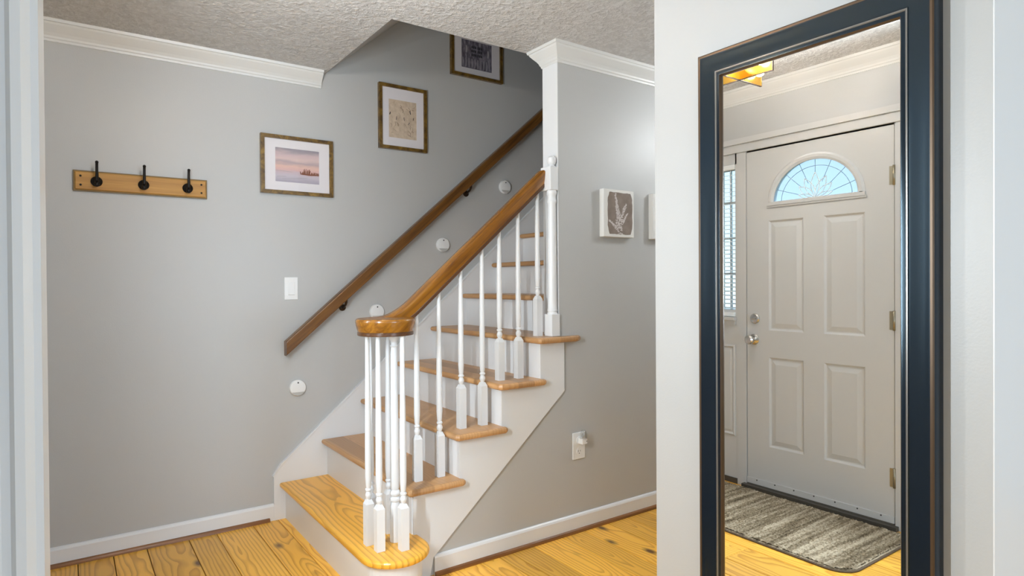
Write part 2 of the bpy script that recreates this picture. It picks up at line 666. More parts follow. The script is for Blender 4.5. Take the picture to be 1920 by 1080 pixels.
# ------------------------------------------------------------------ floor
gx = [-.17, -.09, .03, .16, .29, .461, .582, .749, .873, .99, 1.12, 1.28, 1.44, 1.539, 1.606, 1.728, 1.897, 2.035, 2.194, 2.33, 2.469]
while gx[-1] < XE:
    gx.append(gx[-1] + rng.choice((.11, .13, .15, .17)))
gx[-1] = XE
mb = MB()
for a, b in zip(gx, gx[1:]):
    y = YB
    cuts = [YB]
    while True:
        y += rng.uniform(2.0, 3.6)
        if y > YL - .5:
            break
        cuts.append(y)
    cuts.append(YL)
    for y0, y1 in zip(cuts, cuts[1:]):
        mb.cr = rr()
        mid, off = (a + b) / 2, rng.random() * 20
        mb.bevbox(a + .0016, b - .0016, y0 + .0009, y1 - .0009, -.02, 0, .0012, 1, uv=lambda q: (q[0] - mid, q[1] + off))
mb.cur = 1
mb.box(XD, XE, YB, YL, -.06, -.012)
struct(mb.build('floor', [M['pine'], M['gap']]), 'wide golden pine floor boards with dark seams and knots', 'floor')

# ------------------------------------------------------------------ walls
TOP = 5.2
# long wall beside the stair
struct(MB().box(XD - .15, XE + .15, YL, YL + .12, -.06, TOP).build('wall_back', M['wall']), 'pale grey wall behind the stair with pictures and coat rack', 'wall')

# wall under and beside the stair, with the wall end above the fifth tread
poly = [(1.21, 0), (XE, 0), (XE, H), (1.906, H), (1.906, .90), (1.86, .90), (1.86, .68), (1.21, .10)]
struct(MB().prism(poly, 'y', YW, 2.416).build('wall_stair', M['wall']), 'grey hallway wall under the stair with the outlet', 'wall')
struct(MB().box(1.9025, 1.9058, YW, 2.416, .952, H - .03).build('trim_7', M['trim']), 'white painted wall end beside the top of the railing', 'trim')
# upper storey: side wall of the shaft, far end, sloping soffit
struct(MB().box(1.14, XE, 2.48, 2.60, H + .2, TOP).build('wall_upper', M['wall']))
struct(MB().box(XE, XE + .12, YB, YL + .1, -.06, TOP).build('wall_end', M['wall']))
sof = [(1.14, H), (XE, H + SL * (XE - 1.14)), (XE, H + SL * (XE - 1.14) + .2), (1.14, H + .25)]
struct(MB().prism(sof, 'y', 2.48, YL).build('ceiling_soffit', M['wall']), 'sloping soffit above the stair opening', 'ceiling')
# ceiling with the stair opening
mb = MB()
mb.box(XD - .15, 1.14, YB - .1, YL, H, H + .25)
mb.box(1.14, XE, YB - .1, 2.48, H, H + .2)
struct(mb.build('ceiling', M['ceiling']), 'rough textured off-white ceiling with stair opening', 'ceiling')

# block carrying the mirror
struct(MB().box(XM, XE, PY0, 1.40, -.06, H).build('wall_mirror_side', M['wall']), 'bright off-white wall behind the tall black mirror', 'wall')
# partition stub and cased opening at left
struct(MB().box(XD, -.022, PY0 + .004, PY1 - .004, -.06, H).build('wall_partition', M['wall']))
mb = MB()
mb.box(-.024, -.0125, PY0 - .002, PY1 + .002, 0, H)              # jamb
cas = [(-.0165, 0), (-.0165, -.007), (-.021, -.013), (-.026, -.013), (-.0285, -.009), (-.033, -.008), (-.043, -.0105), (-.046, -.0135),
       (-.049, -.016), (-.0525, -.016), (-.055, -.0125), (-.066, -.013), (-.078, -.017), (-.086, -.019), (-.093, -.018), (-.095, 0)]
mb.prism([(x, PY0 + .004 + y) for x, y in cas], 'z', 0, H)
mb.prism([(x, PY1 - .004 - y) for x, y in cas], 'z', 0, H)
struct(mb.build('trim_1', M['trim']), 'white moulded door casing at the left edge of the opening', 'trim')
mb = MB()
mb.box(XM + .0005, XM + .24, PY0 - .003, PY0, 0, H)
struct(mb.build('trim_2', M['trim']), 'flat white casing at the right edge of the opening', 'trim')

# front wall with door, two sidelights and a window of the camera's room
DY0, DY1 = 1.405, 2.207        # door leaf
SZ0, SZ1 = 1.035, 1.90         # sidelight opening
SA, SB = (2.285, 2.445), (1.165, 1.325)
OY0, OY1 = SB[0] - .03, SA[1] + .03
mb = MB()
x0, x1 = XD - .15, XD - .004
mb.box(x0, x1, YB, -2.5, -.06, H)
mb.box(x0, x1, -2.5, -1.0, -.06, .70)
mb.box(x0, x1, -2.5, -1.0, 2.0, H)
mb.box(x0, x1, -1.0, OY0, -.06, H)
mb.box(x0, x1, OY0, OY1, 1.965, H)
mb.box(x0, x1, OY1, YL, -.06, H)
struct(mb.build('wall_front', M['wall']), 'grey wall around the front door seen in the mirror', 'wall')
# back and far walls of the camera's room
mb = MB()
mb.box(XD - .15, 1.0, YB - .12, YB, -.06, H)
mb.box(1.0, 2.8, YB - .12, YB, -.06, .70)
mb.box(1.0, 2.8, YB - .12, YB, 2.0, H)
mb.box(2.8, XE, YB - .12, YB, -.06, H)
struct(mb.build('wall_rear', M['living']))


def room_window(n, mk):
    """mk(u0, u1, z0, z1, d) -> box arguments; u runs along the wall"""
    mb = MB()
    u0, u1 = mk['u']
    for a, b, c, d in ((u0, u0 + .05, .70, 2.0), (u1 - .05, u1, .70, 2.0), (u0, u1, .70, .75), (u0, u1, 1.95, 2.0), (u0, u1, 1.33, 1.37),
                       ((u0 + u1) / 2 - .02, (u0 + u1) / 2 + .02, .7, 2.0)):
        mb.box(*mk['f'](a, b, c, d, 0.0, .04))
    w = struct(mb.build('window_%d' % n, M['trim']))
    MB().box(*mk['f'](u0 + .05, u1 - .05, .75, 1.95, .018, .022)).build('pane', M['pane'], w)


room_window(3, {'u': (-2.5, -1.0), 'f': lambda a, b, c, d, e, g: (XD - .12 + e, XD - .12 + g, a, b, c, d)})
room_window(4, {'u': (1.0, 2.8), 'f': lambda a, b, c, d, e, g: (a, b, YB - .10 + e, YB - .10 + g, c, d)})

# ------------------------------------------------------------------ mouldings
CROWN = [(0, -.083), (.006, -.083), (.008, -.074), (.012, -.070), (.014, -.062), (.022, -.050), (.036, -.034), (.046, -.022),
         (.050, -.014), (.055, -.012), (.058, 0), (0, 0)]


def moulding(mb, prof, pts, side):
    """pts: horizontal polyline at the wall face, side +1 when the room lies to the right of the direction of travel"""
    mb.sweep([(a * side, b) for a, b in prof], pts, True, False)


mb = MB()
moulding(mb, CROWN, [(XD, YL, H), (1.118, YL, H)], 1)
struct(mb.build('trim_3', M['crown']), 'white crown moulding on the grey wall above the coat rack', 'trim')
mb = MB()
moulding(mb, CROWN, [(1.95, 2.416, H), (1.906, 2.416, H), (1.906, YW, H), (XE, YW, H)], 1)
struct(mb.build('trim_4', M['crown']), 'white crown moulding wrapping the wall end beside the stair', 'trim')
mb = MB()
moulding(mb, CROWN, [(XD - .004, PY1, H), (XD - .004, YL - .0, H)], 1)
struct(mb.build('trim_5', M['crown']), 'white crown moulding above the front door', 'trim')

BASE = [(0, 0), (.013, 0), (.013, .072), (.009, .080), (.004, .0845), (0, .0845)]
SHOE = [(.013, 0), (.027, 0), (.026, .007), (.022, .013), (.013, .017)]
mb = MB()
moulding(mb, BASE, [(XD, YL, 0), (.856, YL, 0)], 1)
bb = struct(mb.build('baseboard_back', M['trim']), 'white baseboard under the coat rack wall', 'baseboard')
mb = MB()
moulding(mb, SHOE, [(XD, YL, 0), (.832, YL, 0)], 1)
mb.build('shoe_molding', M['shoe'], bb)['label'] = 'brown stained shoe molding'
mb = MB()
moulding(mb, BASE, [(1.226, YW, 0), (XE, YW, 0)], 1)
bb = struct(mb.build('baseboard_hall', M['trim']), 'white baseboard under the outlet', 'baseboard')
mb = MB()
moulding(mb, SHOE, [(1.226, YW, 0), (XE, YW, 0)], 1)
mb.build('shoe_molding', M['shoe'], bb)['label'] = 'brown stained shoe molding'
mb = MB()
moulding(mb, BASE, [(XD - .004, OY1 + .07, 0), (XD - .004, YL - .013, 0)], 1)
struct(mb.build('baseboard_front', M['trim']))
mb = MB()
moulding(mb, BASE, [(XM, PY0, 0), (XM, 1.40, 0)], -1)
struct(mb.build('baseboard_mirror_side', M['trim']))

# ------------------------------------------------------------------ front door
dr = struct(bpy.data.objects.new('door_1', None), 'white panelled front door with arched fan window, seen in the mirror', 'door')
dr.location = (XD, (DY0 + DY1) / 2, 0)
C.objects.link(dr)
DZ0, DZ1 = .03, 1.953
xf, xb = XD, XD - .042           # inner and outer face of the leaf
FC, FA, FB, FZ = 1.805, .243, .218, 1.645   # fan window: centre, half width, height, foot
pan = [(1.862, 2.069, .925, 1.546), (1.542, 1.750, .925, 1.546), (1.862, 2.066, .262, .772), (1.540, 1.746, .262, .772)]
mb = MB()
# stiles, rails
ys = [DY0, 1.541, 1.750, 1.862, 2.068, DY1]
zs = [DZ0, .262, .772, .925, 1.546, 1.60]
for i in range(5):
    for j in range(5):
        if i in (1, 3) and j in (1, 3):
            continue
        mb.box(xb, xf, ys[i], ys[i + 1], zs[j], zs[j + 1])
# raised panels
for i in (1, 3):
    for j in (1, 3):
        a, b, c, d = ys[i], ys[i + 1], zs[j], zs[j + 1]
        rings = [(0, 0), (.010, -.008), (.016, -.008), (.040, -.0015), (.040, -.0015)]
        loops = []
        vs, fs = [], []
        for ins, dx in rings[:4]:
            vs += [(xf + dx, a + ins, c + ins), (xf + dx, b - ins, c + ins), (xf + dx, b - ins, d - ins), (xf + dx, a + ins, d - ins)]
        for k in range(3):
            for q in range(4):
                q2 = (q + 1) % 4
                fs.append((k * 4 + q, k * 4 + q2, k * 4 + 4 + q2, k * 4 + 4 + q))
        fs.append((12, 13, 14, 15))
        mb.add(vs, fs)
        mb.box(xb, xb + .01, a, b, c, d)
# head of the leaf with the arched hole
N = 24
mb.box(xb, xf, DY0, FC - FA, 1.60, DZ1)
mb.box(xb, xf, FC + FA, DY1, 1.60, DZ1)
mb.box(xb, xf, FC - FA, FC + FA, 1.60, FZ)
arc = [(FC + FA * math.cos(PI * k / N), FZ + FB * math.sin(PI * k / N)) for k in range(N + 1)]
for (ya, za), (yb_, zb_) in zip(arc, arc[1:]):
    mb.prism([(ya, za), (yb_, zb_), (yb_, DZ1), (ya, DZ1)], 'x', xb, xf)
leaf = mb.build('panel', M['door'], dr)
# fan window
mb = MB()
path = [(xf, FC + (FA + .012) * math.cos(PI * k / N), FZ + (FB + .012) * math.sin(PI * k / N)) for k in range(N + 1)]
for sgn in (1,):
    for (p_, q_) in zip(range(N), range(1, N + 1)):
        def ringpt(k, o):
            return (FC + (FA + o) * math.cos(PI * k / N), FZ + (FB + o) * math.sin(PI * k / N))
        for o0, o1, h0, h1 in ((-.012, .0, .004, .012), (.0, .014, .012, .012), (.014, .024, .012, .003)):
            a, b = ringpt(p_, o0), ringpt(q_, o0)
            c, d = ringpt(q_, o1), ringpt(p_, o1)
            mb.add([(xf + h0, *a), (xf + h0, *b), (xf + h1, *c), (xf + h1, *d), (xf - .002, *a), (xf - .002, *b), (xf - .002, *c), (xf - .002, *d)],
                   [(0, 1, 2, 3), (4, 5, 1, 0), (3, 2, 6, 7)])
mb.box(xf - .002, xf + .012, FC - FA - .026, FC + FA + .026, FZ - .016, FZ + .004)
mb.box(xf - .002, xf + .007, FC - FA - .030, FC + FA + .030, FZ - .026, FZ - .014)
fr = mb.build('fan_window_frame', M['door'], dr)
mb = MB()
mb.prism([(FC + FA * math.cos(PI * k / N), FZ + FB * math.sin(PI * k / N)) for k in range(N + 1)], 'x', xf - .022, xf - .018)
mb.build('fan_glass', M['fanglass'], fr)
mb = MB()
xg = xf - .016


def elp(t, s):
    return (xg, FC + FA * s * math.cos(t), FZ + FB * s * math.sin(t))


mb.tube([elp(PI * k / 30, .80) for k in range(31)], .0015, 5)
for t in (20, 45, 68, 112, 135, 160):
    mb.tube([elp(math.radians(t), s) for s in (.42, .7, 1.0)], .0015, 5)
mb.tube([(xg, FC, FZ + FB * .60), (xg, FC, FZ + FB)], .0015, 5)
lead = mb.build('dark_came', M['lead'], fr)
mb = MB()
for ang, ln, wd in ((90, .62, .10), (62, .56, .10), (118, .56, .10), (38, .50, .09), (142, .50, .09), (14, .42, .06), (166, .42, .06)):
    for sg in (1, -1):
        pts = []
        for k in range(9):
            s = k / 8
            w = wd * math.sin(PI * s) * sg
            a = math.radians(ang)
            yy, zz = ln * s * math.cos(a) - w * math.sin(a), ln * s * math.sin(a) + w * math.cos(a)
            pts.append((xg, FC + FB * yy * 1.05, FZ + .004 + abs(FB * zz)))
        mb.tube(pts, .0026, 5)
mb.build('flower_came', M['whitelead'], fr)
# knob and deadbolt
kb = MB()
kb.lathe([(0, 0), (.030, 0), (.031, .004), (.026, .009), (.012, .014), (.011, .030), (.020, .036), (.027, .046), (.027, .058), (.020, .067), (0, .069)],
         (xf, 2.160, .868), 'x', 28)
kn = kb.build('knob', M['chrome'], dr)
kn['label'] = 'satin nickel door knob'
kb = MB()
kb.lathe([(0, 0), (.030, 0), (.030, .006), (.024, .012), (.012, .014), (0, .014)], (xf, 2.155, .988), 'x', 28)
kb.bevbox(xf + .012, xf + .026, 2.142, 2.168, .984, .992, .002)
kb.build('deadbolt', M['chrome'], dr)
for z in (1.71, 1.01, .25):
    hb = MB()
    hb.lathe([(.006, -.048), (.006, .048)], (xf + .005, DY0 - .001, z), 'z', 10)
    hb.box(xf - .002, xf + .001, DY0 - .014, DY0 + .022, z - .045, z + .045)
    hb.build('hinge', M['brass'], dr)
sw = MB()
sw.box(xf, xf + .006, DY0, DY1, .030, .062)
sw.build('door_sweep', M['door'], dr)
for k in range(7):
    q = DY0 + .06 + k * .113
    MB().lathe([(.004, 0), (.004, .008), (0, .009)], (xf, q, .055), 'x', 8).build('sweep_screw', M['hole'], dr)
th = MB()
th.box(XD - .14, XD + .035, DY0 - .02, DY1 + .02, 0, .022)
th.bevbox(XD - .10, XD + .010, DY0, DY1, .0, .030, .004)
th.build('threshold', M['threshold'], dr)
dk = MB()
dk.box(xb, xf - .006, DY0 - .004, DY0, .02, DZ1 + .006)
dk.box(xb, xf - .006, DY1, DY1 + .004, .02, DZ1 + .006)
dk.box(xb, xf - .006, DY0, DY1, DZ1, DZ1 + .010)
dk.build('weather_strip', M['hole'], dr)

# frame of door and sidelights
mb = MB()
CX0, CX1 = XD - .004, XD + .016
mb.box(XD - .15, XD + .004, DY1 + .004, SA[0] - .012, 0, 1.965)       # mullion
mb.box(XD - .15, XD + .004, SB[1] + .012, DY0 - .004, 0, 1.965)
mb.box(XD - .15, XD - .006, OY0, OY1, 1.955, 1.966)
hp = [(0, 0), (.010, 0), (.014, .012), (.012, .030), (.018, .040), (.022, .058), (.026, .070), (.026, .078), (0, .078)]
mb.prism([(XD - .004 + a, 1.962 + b) for a, b in hp][::-1] if False else [(OY0, 0)] and [(OY0 - .07, 1.962), (OY1 + .07, 1.962), (OY1 + .07, 2.01), (OY0 - .07, 2.01)], 'x', CX0, XD + .012)
mb.prism([(OY0 - .08, 2.01), (OY1 + .08, 2.01), (OY1 + .08, 2.042), (OY0 - .08, 2.042)], 'x', CX0, XD + .024)
mb.box(CX0, XD + .014, OY0 - .07, OY0, 0, 1.962)
mb.box(CX0, XD + .014, OY1, OY1 + .07, 0, 1.962)
struct(mb.build('trim_6', M['door']), 'white casing around the front door and its narrow windows', 'trim')

for n, (a, b) in ((1, SA), (2, SB)):
    mb = MB()
    oa, ob = a - .03 + (.018 if n == 1 else 0), b + .03 - (.018 if n == 2 else 0)
    mb.box(XD - .12, XD, oa, a, SZ0, 1.966)
    mb.box(XD - .12, XD, b, ob, SZ0, 1.966)
    mb.box(XD - .12, XD, oa, ob, SZ1, 1.966)
    mb.box(XD - .12, XD, oa, ob, 0, SZ0)
    # raised lower panel
    c, d = .282, .826
    rings = [(0, .006), (.010, .010), (.020, .002), (.035, .006)]
    vs, fs = [], []
    for ins, dx in rings:
        vs += [(XD + dx, a + ins, c + ins), (XD + dx, b - ins, c + ins), (XD + dx, b - ins, d - ins), (XD + dx, a + ins, d - ins)]
    for k in range(3):
        for q in range(4):
            q2 = (q + 1) % 4
            fs.append((k * 4 + q, k * 4 + q2, k * 4 + 4 + q2, k * 4 + 4 + q))
    fs.append((12, 13, 14, 15))
    mb.add(vs, fs)
    mb.box(XD - .002, XD + .006, a, a + .001, c, d)
    mb.box(XD - .002, XD + .006, b - .001, b, c, d)
    mb.box(XD - .002, XD + .006, a, b, c, c + .001)
    mb.box(XD - .002, XD + .006, a, b, d - .001, d)
    w = struct(mb.build('window_%d' % n, M['door']))
    w['label'] = 'narrow window beside the front door knob' if n == 1 else 'narrow window on the hinge side of the front door'
    w['category'] = 'window'
    MB().box(XD - .075, XD - .071, a, b, SZ0, SZ1).build('pane', M['pane'], w)
    g = MB()
    for k in range(1, 4):
        z = SZ0 + (SZ1 - SZ0) * k / 4
        g.box(XD - .080, XD - .066, a, b, z - .006, z + .006)
    g.box(XD - .080, XD - .066, (a + b) / 2 - .004, (a + b) / 2 + .004, SZ0, SZ1)
    g.build('muntin', M['trim'], w)
    s = MB()
    s.bevbox(XD, XD + .030, oa + .004, ob - .004, .972, .992, .003)
    s.box(XD, XD + .012, oa + .008, ob - .008, .945, .972)
    s.build('sill', M['door'], w)
    s = MB()
    s.box(XD - .02, XD + .006, oa, ob, 0, .032)
    s.build('threshold', M['threshold'], w)
    bl = thing('window_blind', (XD - .03, (a + b) / 2, SZ1), 'white slatted blind in the narrow window beside the door knob' if n == 1
               else 'white slatted blind in the narrow window on the hinge side', 'blind')
    h_ = MB()
    h_.bevbox(XD - .040, XD + .004, a + .002, b - .002, SZ1 - .030, SZ1 - .001, .003)
    h_.build('head_rail', M['slat'], bl)
    sl = MB()
    nsl = 34
    for k in range(nsl):
        z = 1.045 + k * (SZ1 - .035 - 1.045) / (nsl - 1)
        t = .30
        dx, dz = .0115 * math.cos(t), .0115 * math.sin(t)
        sl.add([(XD - .018 - dx, a + .004, z + dz), (XD - .018 + dx, a + .004, z - dz), (XD - .018 + dx, b - .004, z - dz), (XD - .018 - dx, b - .004, z + dz),
                (XD - .018 - dx, a + .004, z + dz + .0008), (XD - .018 + dx, a + .004, z - dz + .0008), (XD - .018 + dx, b - .004, z - dz + .0008), (XD - .018 - dx, b - .004, z + dz + .0008)],
               [(0, 1, 2, 3), (7, 6, 5, 4), (0, 4, 5, 1), (1, 5, 6, 2), (2, 6, 7, 3), (3, 7, 4, 0)])
    sl.build('slats', M['slat'], bl)
    co = MB()
    for q in (a + .035, b - .035):
        co.tube([(XD - .004, q, SZ1 - .03), (XD - .004, q, 1.0)], .0012, 5)
    co.build('ladder_cord', M['slat'], bl)
    br = MB()
    br.bevbox(XD - .034, XD + .010, a + .002, b - .002, .995, 1.020, .003)
    br.build('bottom_rail', M['slat'], bl)

# lawn and shrubs outside
struct(MB().box(-14, XD - .16, -8, 12, -.35, -.30).build('ground_lawn', M['lawn']))
for k, (x, y, z, r) in enumerate(((-3.2, 1.0, .75, .85), (-3.6, 3.1, .85, 1.0), (-3.9, -1.1, .6, .85))):
    bm = bmesh.new()
    bmesh.ops.create_icosphere(bm, subdivisions=4, radius=r)
    for q in bm.verts:
        q.co *= 1 + .10 * math.sin(q.co.x * 9 + k) * math.sin(q.co.y * 11) + .06 * math.sin(q.co.z * 23 + q.co.x * 17)
        q.co += Vector((x, y, z))
    mbs = MB()
    mbs.frombm(bm, None, True)
    o = mbs.build('garden_shrub', M['shrub'], None, (x, y, -.3))
    tag(o, ('green shrub outside the front door', 'green shrub outside beyond the narrow window', 'green shrub outside the front room window')[k], 'shrub', 'shrubs outside the front door')

# ------------------------------------------------------------------ staircase
st = thing('staircase', (X1, YO, 0), 'white staircase with brown wooden treads rising along the grey wall', 'staircase')
YS = YL - .015
NT = 11
TH = .028


def tread_uv(off):
    return lambda q: (q[0] - off[0], q[1] + off[1])


for k in range(1, NT + 1):
    xa, xb_ = X1 + (k - 1) * GO, X1 + k * GO + N0 + .012
    z1 = k * RI
    mb = MB()
    mb.cr = rr()
    if k == 1:
        cx, cy, R_ = 1.018, 2.232, .136
        out = [(1.150, YS), (xa, YS), (xa, cy + .06)]
        out += [(cx + R_ * math.cos(math.radians(a)), cy + R_ * math.sin(math.radians(a))) for a in range(180, 361, 10)]
        out += [(1.154, YO)]
        mb.cr = (.31, .42, .8)
        mb.slab(out, z1 - TH, z1, .0125, 4, tread_uv((1.02, 4.35)))
        mb.build('tread', M['oak_gold'], st)['label'] = 'golden bullnose bottom tread'
        ro = [(1.132, YS), (xa + N0, YS), (xa + N0, cy + .06)]
        ro += [(cx + (R_ - N0) * math.cos(math.radians(a)), cy + (R_ - N0) * math.sin(math.radians(a))) for a in range(180, 361, 10)]
        ro += [(1.132, YO)]
        MB().slab(ro, 0, z1 - TH, 0).build('riser', M['trim'], st)
        continue
    y0 = 2.262 if k <= 5 else 2.418
    # strips glued up along the run
    nst = 3
    if k <= 5:
        ret = X1 + k * GO + .045
        out = [(xa, YS), (xa, y0 + .012), (xa + .012, y0), (ret - .012, y0), (ret, y0 + .008), (ret, YO), (xb_, YO), (xb_, YS)]
        if k == 5:
            out = [(xa, YS), (xa, y0 + .012), (xa + .012, y0), (ret - .030, y0), (ret, y0 + .018), (ret, YW - .0008), (1.9018, YW - .0008), (1.9018, 2.418), (xb_, 2.418), (xb_, YS)]
    else:
        out = [(xa, YS), (xa, y0), (xb_, y0), (xb_, YS)]
    off = rng.random() * 30
    mb.slab(out, z1 - TH, z1, .0125, 3, tread_uv(((xa + xb_) / 2, off)))
    mb.build('tread', M['oak'], st)
    rx = xa + N0
    ye = YW - .0006 if k <= 5 else 2.418
    MB().box(rx, rx + .018, ye, YS, (k - 1) * RI - .01, z1 - TH).build('riser', M['trim'], st)
# open stringer
pts = [(1.205, 0), (1.132, 0), (1.132, 2 * RI - TH)]
for k in range(2, 5):
    rx = X1 + k * GO + N0
    pts += [(rx, k * RI - TH), (rx, (k + 1) * RI - TH)]
pts += [(1.928, 5 * RI - TH), (1.928, .690), (1.223, .078)]
mb = MB()
mb.prism(pts, 'y', YO, YW - .0006)
mb.build('stringer', M['trim'], st)
# skirt board on the grey wall
zt = lambda x: .277 + .8655 * (x - .893)
pts = [(.854, 0), (X1 + N0 + .004, 0)]
pts = [(.854, 0), (1.0, 0), (XE - .02, (XE - 1.02) * SL), (XE - .02, zt(XE - .02)), (.893, .277), (.872, .252), (.854, .222)]
mb = MB()
mb.prism(pts, 'y', YS, YL - .0006)
mb.build('skirt_board', M['trim'], st)
mb = MB()
mb.prism([(.893, .277), (XE - .02, zt(XE - .02)), (XE - .02, zt(XE - .02) + .010), (.885, .280), (.848, .226), (.854, .222), (.872, .252)], 'y', YS - .005, YL - .0006)
mb.build('skirt_cap', M['trim'], st)

# ------------------------------------------------------------------ balustrade
bl = thing('stair_railing', (1.015, 2.275, RI), 'stair balustrade with amber wooden handrail on white turned balusters', 'railing')
YR = 2.364
VC = (1.012, 2.279)
VR = YR - VC[1]
zc = lambda x: 1.392 + .868 * (x - 1.5)
RP = [(0, .033), (.019, .0325), (.0270, .0300), (.0298, .0255), (.0295, .018), (.0270, .004), (.0240, -.008), (.0212, -.018), (0, -.018)]
RP2 = [(0, -.017), (.0205, -.018), (.0225, -.020), (.0225, -.031), (.0210, -.033), (0, -.033)]
RPF = RP + [(-a, b) for a, b in RP[-2:0:-1]]
ZV = 1.038
path = [(1.868, YR, zc(1.868)), (1.70, YR, zc(1.70)), (1.5, YR, zc(1.5)), (1.3, YR, zc(1.3)), (1.21, YR, zc(1.21))]
p0, p1, p2 = Vector((1.18, YR, zc(1.18))), Vector((1.092, YR, ZV)), Vector((VC[0], YR, ZV))
for k in range(0, 9):
    t = k / 8
    path.append(tuple(p0 * (1 - t) ** 2 + p1 * 2 * t * (1 - t) + p2 * t * t))
for a in range(100, 451, 10):
    path.append((VC[0] + VR * math.cos(math.radians(a)), VC[1] + VR * math.sin(math.radians(a)), ZV))
mb = MB()
mb.sweep(RPF, path, True, True)
hr = mb.build('handrail', M['handrail'], bl)
hr['label'] = 'amber wooden handrail'
mb = MB()
mb.sweep(RP2 + [(-a, b) for a, b in RP2[-2:0:-1]], path, True, True)
mb.lathe([(0.0, -.017)] + [(VR + a, b) for a, b in RP2[1:-1]] + [(0.0, -.033)], (VC[0], VC[1], ZV), 'z', 48)
mb.build('rail_fillet', M['fillet'], bl)['label'] = 'dark strip under the handrail'
mb = MB()
mb.lathe([(0.0, .0325)] + [(VR + a, b) for a, b in RP[1:-1]] + [(0.0, -.018)], (VC[0], VC[1], ZV), 'z', 48)
mb.build('volute', M['handrail'], bl)['label'] = 'round scroll end of the handrail'


def baluster(x, y, z0, z1, blk, rot=0.0):
    h = .0163
    mb = MB()
    ring4 = [(-1, -1), (1, -1), (1, 1), (-1, 1)]
    lv = [(h, 0), (h, blk - .012), (h - .002, blk - .008), (h - .007, blk + .004)]
    vs, fs = [], []
    for r, z in lv:
        vs += [(x + (a * math.cos(rot) - b * math.sin(rot)) * r, y + (a * math.sin(rot) + b * math.cos(rot)) * r, z0 + z) for a, b in ring4]
    for i in range(len(lv) - 1):
        for k in range(4):
            j = (k + 1) % 4
            fs.append((i * 4 + k, i * 4 + j, i * 4 + 4 + j, i * 4 + 4 + k))
    fs += [(3, 2, 1, 0), (12, 13, 14, 15)]
    mb.add(vs, fs)
    t = blk
    L = z1 - z0
    pr = [(.0085, t + .002), (.0085, t + .006), (.0105, t + .011), (.0130, t + .018), (.0130, t + .024), (.0100, t + .031), (.0085, t + .036),
          (.0125, t + .039), (.0130, t + .042), (.0125, t + .045), (.0090, t + .048), (.0105, t + .054), (.0128, t + .09), (.0128, t + .16),
          (.0115, t + .32), (.0095, max(L * .8, t + .4)), (.0085, L)]
    mb.lathe(pr, (x, y, z0), 'z', 16)
    return mb.build('baluster', M['trim'], bl)


for x, y in ((.951, 2.315), (.961, 2.236), (1.040, 2.192), (.988, 2.380), (1.063, 2.378)):
    zt1 = ZV - .030
    baluster(x, y, RI + .0006, zt1, .172)
for k, offs in ((2, (.088, .194)), (3, (.084, .194)), (4, (.070, .176)), (5, (.072,))):
    for o in offs:
        x = X1 + (k - 1) * GO + o
        baluster(x, YR + .004, k * RI + .0006, zc(x) - .036, .187)


def newel(x, y, z0, ztop):
    mb = MB()
    L = ztop - z0
    mb.lathe([(.0215, 0), (.0215, .14), (.018, .15), (.0155, .156), (.0215, .162), (.0215, .170), (.0155, .177), (.0205, .184), (.0215, .19), (.0205, .196),
              (.014, .203), (.0165, .211), (.0175, .22), (.0175, .26), (.0165, .40), (.0130, L - .075), (.0125, L - .06), (.016, L - .055), (.0125, L - .048),
              (.0140, L - .035), (.020, L - .022), (.0215, L - .012), (.017, L)], (x, y, z0), 'z', 24)
    return mb.build('newel_post', M['trim'], bl)


newel(1.049, 2.285, RI + .0006, ZV - .024)
# half newel against the wall end
mb = MB()
nx, ny, z5 = 1.878, 2.320, 5 * RI + .0006
mb.bevbox(nx - .026, 1.9018, ny - .028, ny + .028, z5, z5 + .105, .003)
mb.lathe([(.0280, .100), (.021, .116), (.0245, .118), (.0245, .124), (.022, .128), (.0225, .16), (.0215, .35), (.0195, .60), (.0195, .625), (.023, .632), (.023, .640),
          (.0195, .648), (.0195, .665), (.024, .672), (.024, .682), (.020, .69)], (nx, ny, z5), 'z', 24)
mb.bevbox(nx - .026, 1.9018, ny - .022, ny + .052, z5 + .688, z5 + .800, .004)
mb.lathe([(.022, .798), (.016, .804), (.013, .808), (.019, .816), (.022, .828), (.020, .842), (.012, .850), (0, .852)], (nx, ny, z5), 'z', 24)
mb.build('newel_post', M['trim'], bl)['label'] = 'turned post against the wall end'

# ------------------------------------------------------------------ wall handrail
wr = thing('wall_handrail', (.905, YL, .85), 'dark brown wooden handrail fixed to the grey wall above the stair', 'handrail')
x0, x1 = .905, XE - .1
zr = lambda x: .9155 + .8605 * (x - .905)
mb = MB()
pr = [(YL - .036, -.002), (YL - .042, 0), (YL - .072, 0), (YL - .080, -.004), (YL - .082, -.010), (YL - .082, -.066), (YL - .079, -.072), (YL - .072, -.075),
      (YL - .042, -.075), (YL - .036, -.072)]
n = len(pr)
vs = [(x0, y, zr(x0) + z) for y, z in pr] + [(x1, y, zr(x1) + z) for y, z in pr]
fs = [tuple(range(n)), tuple(range(2 * n - 1, n - 1, -1))] + [(i, i + n, (i + 1) % n + n, (i + 1) % n) for i in range(n)]
mb.add(vs, fs)
mb.build('rail', M['darkrail'], wr)
for x in (1.226, 2.015, 2.80, 3.6):
    mb = MB()
    zb = zr(x) - .074
    mb.tube([(x, YL - .060, zb + .004), (x, YL - .060, zb - .012), (x, YL - .050, zb - .026), (x, YL - .030, zb - .034), (x, YL - .004, zb - .042)], [.008, .007, .006, .006, .007], 8)
    mb.lathe([(.019, 0), (.018, -.005), (.010, -.009), (0, -.009)], (x, YL, zb - .042), 'y', 16)
    mb.build('bracket', M['bronze'], wr)


